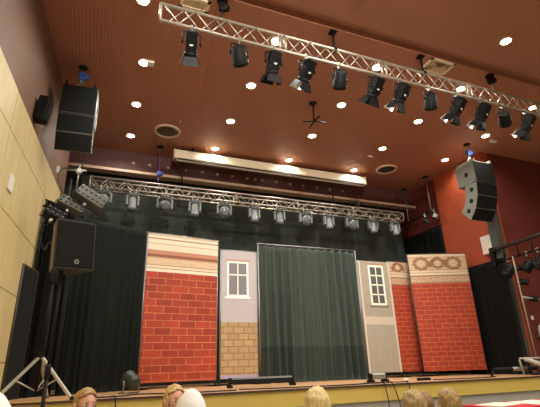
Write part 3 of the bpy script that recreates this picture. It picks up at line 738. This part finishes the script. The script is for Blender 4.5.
garland(r, .30, 2.88, .13, 'cartouche')
r, L = backdrop('large red brick backdrop with carved garland frieze at the right of the stage', (8.06, 9.60), (9.62, 9.02), 3.19, .12, m_gar('print_brick_frieze_large', (.0, .0)), upr=M('dark_pole', (74, 72, 66), .5, .5))
for x, k in ((.36, 'wreath'), (.83, 'cartouche'), (1.27, 'wreath')): garland(r, x, 2.935, .15, k)
# ------------------------------------------------------------------ things on the stage floor
r = thing('floor_par_light', 'round black floor spotlight standing at the stage edge by the left brick backdrop', 'spotlight', (.72, 8.2, ZS), (0, 0, .5))
A = T(0, 0, .19) @ RX(-PI * .38)
q = MB(); q.lathe([(.05, -.14), (.1, -.12), (.13, -.05), (.13, .1), (.14, .11), (.14, .13), (.12, .13)], A, 22); q.build('can', M('par_can', (54, 60, 56), .35, .3), r)
q = MB(); q.lathe([(.001, .126), (.118, .126), (.118, .12), (.001, .12)], A, 22); q.build('lens', glass, r)
q = MB(); q.tube([(-.15, 0, .2), (-.15, 0, .02), (-.15, .14, .008)], .012, 6); q.tube([(.15, 0, .2), (.15, 0, .02), (.15, .14, .008)], .012, 6); q.tube([(-.15, .0, .012), (.15, .0, .012)], .012, 6); q.build('yoke', steel, r)
def batten(label, x0, x1, y, zc, body, top, h):
    r = thing('light_batten', label, 'light batten', (x0, y, ZS)); L = x1 - x0
    q = MB(); q.bx((.03, -.06, h * .35), (L - .03, .06, h), bev=.012); q.build('housing', body, r)
    q = MB(); q.bx((.06, -.064, h * .88), (L - .06, -.05, h * .96)); q.bx((.06, -.05, h * .97), (L - .06, .05, h + .006)); q.build('diffuser', top, r)
    for x in (.03, L - .03):
        q = MB(); q.bx((x - .03, -.1, 0), (x + .03, .1, h * .3)); q.bx((x - .012, -.065, 0), (x + .012, .065, h * 1.02)); q.build('foot', black, r)
batten('long black light batten on the stage floor before the lavender backdrop', 2.46, 3.80, 8.35, 0, black_case, M('batten_grey', (150, 156, 150), .3), .17)
batten('short white light batten on the stage floor before the grey wall backdrop', 5.22, 5.62, 7.85, 0, M('batten_body', (120, 120, 112), .4), M('batten_white', (236, 236, 230), .4), .16)
r = thing('power_strip', 'black power strip on the stage edge before the narrow brick backdrop', 'power strip', (6.35, 7.6, ZS), (0, 0, -.05))
q = MB(); q.bx((-.15, -.035, 0), (.15, .035, .05), bev=.008); q.build('housing', black_gloss, r)
for k in range(4):
    q = MB(); q.lathe([(.022, .05), (.022, .056), (.015, .056), (.015, .052)], T(-.105 + k * .07, 0, 0), 12); q.build('socket', M('socket_grey', (110, 110, 105), .5), r)
small = [(5.78, 7.5), (1.42, 7.35)]
for (x, y), l in zip(small, ('small white plug on the stage edge right of the short white batten', 'small pale plug lying on the stage edge beside the left brick backdrop')):
    r = thing('cable_plug', l, 'plug', (x, y, ZS)); q = MB(); q.lathe([(.015, 0), (.028, .02), (.028, .09), (.012, .12)], T(0, 0, .03) @ RY(PI / 2), 10); q.build('housing', white, r); q = MB(); q.box((.06, 0, .015), (.05, .05, .03)); q.build('foot', black, r)
zc = ZS + .012
cable('black cable lying along the stage edge before the left brick backdrop', [(.1, 7.25, zc), (.5, 7.3, zc), (.8, 7.6, zc), (1.2, 7.35, zc), (1.6, 7.3, zc), (2.3, 7.32, zc)], .012)
cable('black cable lying along the stage edge before the green curtain', [(2.4, 7.5, zc), (3.0, 7.3, zc), (3.8, 7.2, zc), (4.6, 7.25, zc), (5.3, 7.5, zc)], .012)
cable('black cable lying along the stage edge before the large brick backdrop', [(6.5, 7.5, zc), (7.2, 7.3, zc), (7.9, 7.35, zc), (8.3, 7.6, zc)], .012)
def drop(label, u, xs):
    p = at(u, 384, 1, 6.93)
    cable(label, [(p.x, 7.6, zc), (p.x, 7.2, zc), (p.x + .0, 6.96, zc + .005), (p.x + xs * .3, 6.93, .9), (p.x + xs, 6.94, .6), (p.x + xs, 6.92, .2), (p.x + xs, 6.7, .014)], .009)
drop('thin black cable hanging down the yellow fascia beneath the white batten', 385, .05)
drop('thin black cable hanging down the fascia just right of the white plug', 393, .12)
drop('thin black cable hanging down the fascia behind the left boy of the pair', 409, .03)
drop('thin black cable hanging down the fascia beneath the floor spotlight', 117, .02)
# pipes and tubes lying at the right end of the stage
r = thing('lying_stand', 'black stand lying on the stage at the right before the black drape', 'stand', (8.45, 7.75, ZS))
q = MB(); q.tube([(.0, 0, .14), (2.2, -.25, .14)], .042, 10); q.build('tube', black, r)
for a_, b_ in (((0.0, 0, .16), (-.14, -.05, .015)), ((.0, 0, .14), (.06, .16, .015)), ((1.9, -.22, .14), (1.9, -.35, .015)), ((1.9, -.22, .14), (1.9, -.05, .015))):
    q = MB(); q.tube([a_, b_], .02); q.build('foot', black, r)
q = MB(); q.lathe([(.046, .5), (.046, .9)], T(0, 0, .14) @ RZ(-.113) @ RY(PI / 2), 12); q.build('sleeve', steel, r)
r = thing('pipe_rack', 'white pipe rack standing on the stage at the far right', 'pipe rack', (9.0, 7.5, ZS))
q = MB(); q.tube([(.06, 0, .01), (.0, 0, .33), (.02, 0, .36), (1.6, -.1, .36), (1.6, -.1, .01)], .02, 8); q.build('tube', M('white_pipe', (160, 154, 138), .5), r)
r = thing('silver_lamp', 'silver cylinder lamp lying across pipes at the right end of the stage', 'lamp', (9.35, 7.35, ZS), (0, 0, -.3))
q = MB(); q.lathe([(.04, -.28), (.052, -.26), (.052, .18), (.064, .2), (.064, .27), (.052, .27)], T(0, 0, .25) @ RY(PI / 2 + .35), 16); q.build('housing', silver, r)
for a_, b_ in (((-.2, 0, .3), (-.22, -.06, .01)), ((.2, 0, .18), (.2, .06, .01))):
    q = MB(); q.tube([a_, b_], .014, 6); q.build('foot', black, r)
# ------------------------------------------------------------------ right wall fittings, side pipe, boom truss
r = thing('lighting_pipe', 'short black pipe on two ceiling poles at the right of the stage opening', 'lighting pipe', (9.6, 9.75, 5.79))
q = MB(); q.tube([(0, 0, 0), (0, 2.1, 0)], .024); q.build('pipe', black, r)
for y in (.25, 1.35):
    q = MB(); q.tube([(0, y, 0), (0, y, H - 5.79)], .022); o = q.build('ceiling_pole', steel, r)
    q = MB(); q.lathe([(.1, -.02), (.1, 0)], T(0, y, H - 5.79), 14); q.build('ceiling_plate', black, o)
for k, (y, l) in enumerate(((.12, 'small silver clamp light at the near end of the side lighting pipe'), (.55, 'small dark flood light under the middle of the side lighting pipe'))):
    o = thing('flood_light', l, 'flood light', (9.6, 9.75 + y, 5.79), (0, 0, .8), group='lights on the side pipe')
    q = MB(); clamp(q); q.build('clamp', steel, o)
    q = MB(); q.box((0, 0, -.2), (.2, .14, .14), RX(.5).to_3x3(), bev=.02); q.build('housing', steel if k == 0 else black_case, o)
    q = MB(); q.box((0, -.07, -.235), (.17, .02, .11), RX(.5).to_3x3()); q.build('lens', glass, o)
q = MB(); q.bx((9.78, 8.2, 4.05), (9.9, 8.55, 4.55), bev=.01); tag(q.build('wall_box', white), 'white box on the red wall under the right loudspeaker array', 'wall box')
BX = 9.66
bt = thing('boom_truss', 'black ladder truss with lamps reaching from the right wall toward the hall', 'truss', (BX, 8.2, 3.72))
bz = .33; y1 = -3.2
for z in (0, bz):
    q = MB(); q.tube([(0, 0, z), (0, y1, z + .12)], .024 if z == 0 else .045, 10); q.build('chord', black if z == 0 else M('grey_black_pipe', (70, 68, 64), .35, .5), bt)  # upper chord is a lighter grey than the lower one
q = MB(); k = 0
for i in range(9):
    y = y1 * i / 8; q.tube([(0, y, .12 * i / 8), (0, y, bz + .12 * i / 8)], .018, 6)
q.build('rung', black, bt)
q = MB(); q.box((.1, -.05, .16), (.28, .12, .5)); q.build('wall_bracket', black, bt)
for k, (yy, dz, l) in enumerate(((7.75, 0, 'black spotlight hanging under the boom truss next to the corner post'), (7.2, 0, 'black spotlight in the middle under the right boom truss'), (6.9, 0, 'black spotlight nearest the picture edge under the right boom truss'))):
    o = fresnel(l, .8, .5 + .2 * k, False, 'par'); o['group'] = 'spotlights under the boom truss'; o.location = (BX, yy, 3.72 + .12 * (8.2 - yy) / 3.2)
r = thing('side_light_pole', 'worn metal pole carrying small lamps under the right boom truss', 'pole', (9.55, 7.5, ZS))
q = MB(); q.tube([(0, 0, .02), (0, 0, 2.74)], .02); q.build('pole', M('worn_pole', (150, 130, 110), .5, .3), r)
q = MB(); q.lathe([(.2, 0), (.2, .02), (.04, .04), (.03, .1)], n=20); q.build('base', black, r)
q = MB(); q.tube([(0, 0, 1.75), (.4, -.12, 1.68)], .02); q.build('arm', silver, r)
for z, dx in ((2.45, .16), (2.1, .12), (1.7, .3)):
    q = MB(); q.lathe([(.03, -.12), (.07, -.1), (.07, .08), (.08, .1), (.06, .1)], T(dx, -.05, z) @ RZ(.5) @ RX(PI / 2 + .3), 14); o = q.build('lamp_can', black_case, r)
    q = MB(); q.lathe([(.001, .096), (.058, .096), (.001, .09)], T(dx, -.05, z) @ RZ(.5) @ RX(PI / 2 + .3), 14); q.build('lens', glass, o)
    q = MB(); q.box((dx / 2, -.02, z), (dx, .03, .03)); q.build('clamp', steel, o)
q = MB(); q.bx((10.38, 8.02, 2.27), (10.46, 8.05, 2.37), bev=.005); tag(q.build('light_switch', white), 'small white switch on the red wall at the far right', 'switch')
r = thing('wall_cylinder', 'grey white cylinder bracketed to the red wall below the switch', 'cylinder', (10.52, 7.97, 1.72))
q = MB(); q.lathe([(.05, 0), (.055, .02), (.055, .32), (.03, .38), (.02, .42)], n=16); q.build('cylinder', M('pale_grey_tin', (186, 184, 172), .5), r)
q = MB(); q.box((-.02, .05, .15), (.14, .08, .04)); q.build('bracket', steel, r)
# ------------------------------------------------------------------ table in front of the stage
red_cloth = M('red_tablecloth', (196, 36, 44), .7, scale=6); paper = M('cream_paper', (248, 236, 210), .7, var=.03)
TX0, TX1, TY0, TY1 = 5.35, 7.0, 4.85, 5.6; TZ = .72
r = thing('cloth_table', 'table with a red cloth in front of the stage at lower right', 'table', (0, 0, 0))
q = MB(); q.bx((TX0, TY0, TZ - .035), (TX1, TY1, TZ - .008), bev=.004); q.build('tabletop', M('table_board', (150, 110, 70), .5), r)
for x in (TX0 + .08, TX1 - .08):
    for y in (TY0 + .08, TY1 - .08):
        q = MB(); q.tube([(x, y, 0), (x, y, TZ - .03)], .018); q.build('leg', steel, r)
q = MB(); q.bx((TX0 - .01, TY0 - .01, TZ - .008), (TX1 + .01, TY1 + .01, TZ)); q.bx((TX0 - .014, TY0 - .014, TZ - .3), (TX1 + .014, TY0 - .004, TZ)); q.bx((TX0 - .014, TY0 - .01, TZ - .3), (TX0 - .004, TY1 + .01, TZ))
tag(q.build('tablecloth', red_cloth), 'red cloth covering the table in front of the stage', 'tablecloth')
def sheet(label, x, y, w, d, a):
    q = MB(); q.box((0, 0, .006), (w, d, .012), bev=.002); o = q.build('paper_stack', paper, loc=(x, y, TZ)); o.rotation_euler.z = a; tag(o, label, 'paper', 'papers on the red table')
sheet('cream paper stack on the left part of the red table', 5.74, 5.3, .55, .40, .2)
sheet('cream paper stack on the right part of the red table', 6.4, 5.22, .6, .52, .05)
# ------------------------------------------------------------------ audience
skin_m = M('skin', (226, 170, 140), .5, var=.06); eye_m = M('eye_dark', (52, 42, 40), .25); lip_m = M('lips', (188, 104, 96), .5); eyew = M('eye_white', (236, 232, 226), .3)
def skinmesh(verts, edges, radii, root, sub=1):
    me = bpy.data.meshes.new('skinsrc'); me.from_pydata(verts, edges, []); o = bpy.data.objects.new('skinsrc', me); COL.objects.link(o)
    md = o.modifiers.new('s', 'SKIN'); md.use_smooth_shade = True
    for i, rr in enumerate(radii): me.skin_vertices[0].data[i].radius = (rr, rr) if not isinstance(rr, tuple) else rr; me.skin_vertices[0].data[i].use_root = (i == root)
    sb = o.modifiers.new('d', 'SUBSURF'); sb.levels = sub; sb.render_levels = sub
    dg = bpy.context.evaluated_depsgraph_get(); dg.update()
    out = bpy.data.meshes.new_from_object(o.evaluated_get(dg)); bpy.data.objects.remove(o); return out
def body_graph():
    V = []; E = []; Rr = []
    def add(p, r_, par=None):
        V.append(Vector(p)); Rr.append(r_)
        if par is not None: E.append((par, len(V) - 1))
        return len(V) - 1
    pel = add((0, 0, .085), .085); ab = add((0, .0, .2), .08, pel); ch = add((0, .0, .34), .085, ab); nb = add((0, 0, .45), .05, ch); nk = add((0, .01, .5), .034, nb); add((0, .02, .57), .036, nk)
    for s in (-1, 1):
        sh = add((s * .12, 0, .42), .042, nb); el = add((s * .165, .03, .235), .03, sh); wr = add((s * .10, .2, .155), .02, el); pa = add((s * .088, .245, .148), .022, wr)
        for k, (dx, ln) in enumerate(((-.024, .05), (-.008, .058), (.008, .055), (.022, .044))):
            a = add((s * .088 + dx, .275, .148), .0075, pa); b_ = add((s * .088 + dx * 1.15, .275 + ln * .55, .144), .0068, a); add((s * .088 + dx * 1.2, .275 + ln, .134), .0058, b_)
        a = add((s * .088 - s * .03, .245, .142), .009, pa); add((s * .088 - s * .045, .272, .134), .007, a)
        hp = add((s * .075, .04, .075), .075, pel); kn = add((s * .09, .33, .07), .05, hp); an = add((s * .09, .32, -.33), .033, kn); hl_ = add((s * .09, .33, -.385), .034, an); add((s * .095, .47, -.395), .028, hl_)
    return V, E, Rr
BV, BE, BRd = body_graph()
def head_mesh(q, C, yaw, pitch):
    A = T(*C) @ RZ(yaw) @ RX(pitch) @ Matrix.Diagonal((1.15, 1.12, 1.15, 1))     # face looks along local +y
    g = bmesh.ops.create_uvsphere(q.bm, u_segments=28, v_segments=20, radius=1)
    for v in g['verts']:
        x, y, z = v.co
        k = 1 - .22 * max(0, -z) ** 1.5
        X_ = x * .074 * k; Y_ = y * .09 * (1 - .12 * max(0, -z) * (y < 0)); Z_ = z * .105
        if y > .2:
            Y_ -= .010 * math.exp(-((abs(x) - .42) / .2) ** 2 - ((z - .02) / .16) ** 2)          # eye sockets
            Y_ += .018 * math.exp(-(x / .16) ** 2 - ((z + .22) / .2) ** 2)                       # nose
            Y_ += .006 * math.exp(-(x / .35) ** 2 - ((z + .55) / .12) ** 2)                      # mouth
            Y_ += .010 * math.exp(-(x / .35) ** 2 - ((z + .88) / .16) ** 2)                      # chin
        v.co = A @ Vector((X_, Y_, Z_))
        for f in v.link_faces: f.smooth = True; f.material_index = 0
    def blob(p, r_, scl, mi):
        n0 = set(q.bm.verts); q.mi = mi; q.ball((0, 0, 0), 1, 10)
        for v in q.bm.verts:
            if v not in n0: v.co = A @ (Vector((v.co.x * r_ * scl[0], v.co.y * r_ * scl[1], v.co.z * r_ * scl[2])) + Vector(p))
        q.mi = 0
    for s in (-1, 1):
        blob((s * .031, .072, .002), .0125, (1.1, .7, .7), 2); blob((s * .031, .079, .002), .007, (1, .6, 1), 1)
        blob((s * .084, -.002, -.018), .026, (.42, .75, 1.15), 0)
        blob((s * .031, .083, .022), .012, (1.4, .3, .22), 1)
    blob((0, .083, -.058), .018, (1.2, .35, .28), 3)
    return A
def hair_mesh(A, style, seed):
    q = MB(); rnd = random.Random(seed)
    g = bmesh.ops.create_uvsphere(q.bm, u_segments=44, v_segments=32, radius=1)
    kill = []
    for v in g['verts']:
        x, y, z = v.co
        low = {'short': -.12, 'long': -.95, 'hood': -1.0}[style]
        face = y > .15 and z < (.52 + .16 * math.cos(x * 3)) and abs(x) < .86
        k = 1.12 + (.0 if style == 'long' else .05) + .09 * noise.noise(Vector((x * 3 + seed, y * 3, z * 3))) + .06 * noise.noise(Vector((x * 12 + seed, y * 14, z * 5)))
        if style == 'hood': k = 1.16 + .03 * noise.noise(Vector((x * 2 + seed, y * 2, z * 2)))
        X_, Y_, Z_ = x * .076 * k, y * .092 * k, z * .107 * k
        if style == 'long' and z < -.1: Z_ += (z + .1) * .12; Y_ -= .01 * (-z); X_ *= 1 + .08 * (-z)
        if style == 'hood' and z > .75: Z_ += (z - .75) * .05
        if face or z < low: kill.append(v)
        v.co = A @ Vector((X_, Y_ - .004, Z_ + .002))
    bmesh.ops.delete(q.bm, geom=kill, context='VERTS')
    for f in q.bm.faces: f.smooth = True
    bmesh.ops.recalc_face_normals(q.bm, faces=q.bm.faces[:])
    bmesh.ops.solidify(q.bm, geom=q.bm.faces[:], thickness=.008)
    return q
def hairmat(name, rgb):
    t = NT(name); c = lin(rgb)
    mp = t.n('ShaderNodeMapping'); mp.inputs['Scale'].default_value = (60, 60, 9); t.l(t.obj(), mp.inputs[0])
    w = t.ramp(t.noise(1.3, 4, mp.outputs[0]), [(.3, (0, 0, 0, 1)), (.7, (1, 1, 1, 1))])
    t.l(t.mix(w, sc(c, .55), sc(c, 1.3)), t.b.inputs['Base Color']); t.b.inputs['Roughness'].default_value = .45
    t.bump(w, .6, .006); return t.m
chair_m = M('chair_seat_plastic', (70, 72, 78), .5)
chair0 = None
def put_chair(x, y, yaw, s):
    global chair0
    if chair0 is None:
        chair0 = r = thing('hall_chair', 'dark hall chair under a seated child', 'chair', group='audience chairs')
        q = MB(); q.box((0, .02, .415), (.40, .40, .03), bev=.01); q.build('seat', chair_m, r)
        q = MB(); q.box((0, -.21, .66), (.38, .025, .24), RX(.12).to_3x3(), bev=.01); q.build('backrest', chair_m, r)
        for sx_ in (-1, 1):
            q = MB(); q.tube([(sx_ * .18, .19, 0), (sx_ * .17, .17, .40)], .012); q.build('leg', steel, r)
            q = MB(); q.tube([(sx_ * .18, -.21, 0), (sx_ * .17, -.19, .42), (sx_ * .17, -.225, .74)], .012); q.build('leg', steel, r)
    else: r = copy_tree(chair0)
    r.location = (x, y, 0); r.rotation_euler.z = yaw
def person(label, u, v, Y, facing, hyaw, hpitch, hair, hcol, shirt_c, hat=None, trou=(58, 62, 82)):
    top = at(u, v, 1, Y)
    S = (top.z - .43) / .785
    C = Vector((0, .03, .645))
    vv = skinmesh([tuple(p) for p in BV], BE, BRd, 0, 1)
    q = MB(); q.bm.from_mesh(vv); bpy.data.meshes.remove(vv)
    for f in q.bm.faces: f.material_index = 0; f.smooth = True
    A = head_mesh(q, C, hyaw, hpitch)
    o = q.build('person', [skin_m, eye_m, eyew, lip_m], fix=False)
    o.location = (top.x, Y, .43); o.rotation_euler.z = facing; o.scale = (S, S, S)
    # keep the head, not the seat, under the pixel
    off = Matrix.Rotation(facing, 3, 'Z') @ Vector((0, .03 * S, 0)); o.location.x -= off.x; o.location.y -= off.y
    tag(o, label, 'person', 'audience')
    if hair:
        hair_mesh(A, hair, sum(map(ord, label)) % 50).build('hair' if not hat else 'hood', hat or hairmat('hair_' + str(len(bpy.data.materials)), hcol), o)
    def cloth(keep, grow, name, mt):
        idx = {i: n_ for n_, i in enumerate(keep)}
        vs = [tuple(BV[i]) for i in keep]; es = [(idx[a], idx[b_]) for a, b_ in BE if a in idx and b_ in idx]
        me = skinmesh(vs, es, [BRd[i] * grow + .006 for i in keep], 0, 1); me.materials.append(mt)
        c = bpy.data.objects.new(name, me); COL.objects.link(c); c.parent = o
    n_side = (len(BV) - 6) // 2
    L_ = 6; R_ = 6 + n_side
    cloth([0, 1, 2, 3, L_, L_ + 1, R_, R_ + 1], 1.06, 'shirt', M('shirt_' + str(len(bpy.data.materials)), shirt_c, .8, bump=.2))
    hp = L_ + n_side - 5; hq = R_ + n_side - 5
    cloth([0, hp, hp + 1, hp + 2, hq, hq + 1, hq + 2], 1.07, 'trousers', M('trousers_' + str(len(bpy.data.materials)), trou, .8))
    ft_ = MB()
    for s in (-1, 1): ft_.box((s * .092, .39, -.40), (.085, .22, .06), bev=.02)
    ft_.build('shoes', M('shoes_' + str(len(bpy.data.materials)), (60, 56, 60), .6), o)
    put_chair(o.location.x, o.location.y, facing, S)
    return o
white_knit = M('white_fleece', (244, 240, 236), .85, var=.05, scale=60, bump=.3)
person('girl with reddish-blonde hair turned toward the camera, at lower left below the tripod', 87, 387, 4.7, -2.55, -.1, -.15, 'long', (176, 136, 84), (120, 90, 110))
person('blonde girl with long hair looking back, partly behind the white hood', 175, 384, 4.5, -1.6, -1.2, -.05, 'long', (206, 172, 108), (150, 120, 130))
person('child in a white hood seen from behind beside the blonde girl', 191, 391.5, 3.05, .0, .1, .1, 'hood', None, (238, 234, 230), hat=white_knit)
person('child in white headgear cut off at the lower left corner', -6, 396, 2.7, .0, .2, .1, 'hood', None, (236, 230, 226), hat=white_knit)
person('pale blond child seen from behind at the lower middle', 316, 387, 3.2, .0, -.2, .05, 'short', (236, 206, 140), (70, 90, 130))
person('boy with ash blond hair seen from behind, left of the pair at lower right', 411, 390, 3.1, .0, .2, .08, 'short', (176, 148, 96), (60, 80, 70))
person('child mostly hidden behind the left boy of the pair at lower right', 423, 392, 3.75, .0, -.1, .05, 'short', (150, 116, 70), (130, 60, 60))
person('boy with golden brown hair seen from behind, right of the pair at lower right', 447, 388, 3.1, .0, -.2, .08, 'short', (168, 134, 78), (50, 60, 100))
# ------------------------------------------------------------------ light
w = bpy.data.worlds.new('world'); SC.world = w; w.use_nodes = True
w.node_tree.nodes['Background'].inputs[0].default_value = (.9, .8, .65, 1); w.node_tree.nodes['Background'].inputs[1].default_value = .0
vs = SC.view_settings; vs.view_transform = 'Standard'; vs.look = 'None'; vs.gamma = 1; vs.use_curve_mapping = False
vs.exposure = 0.0
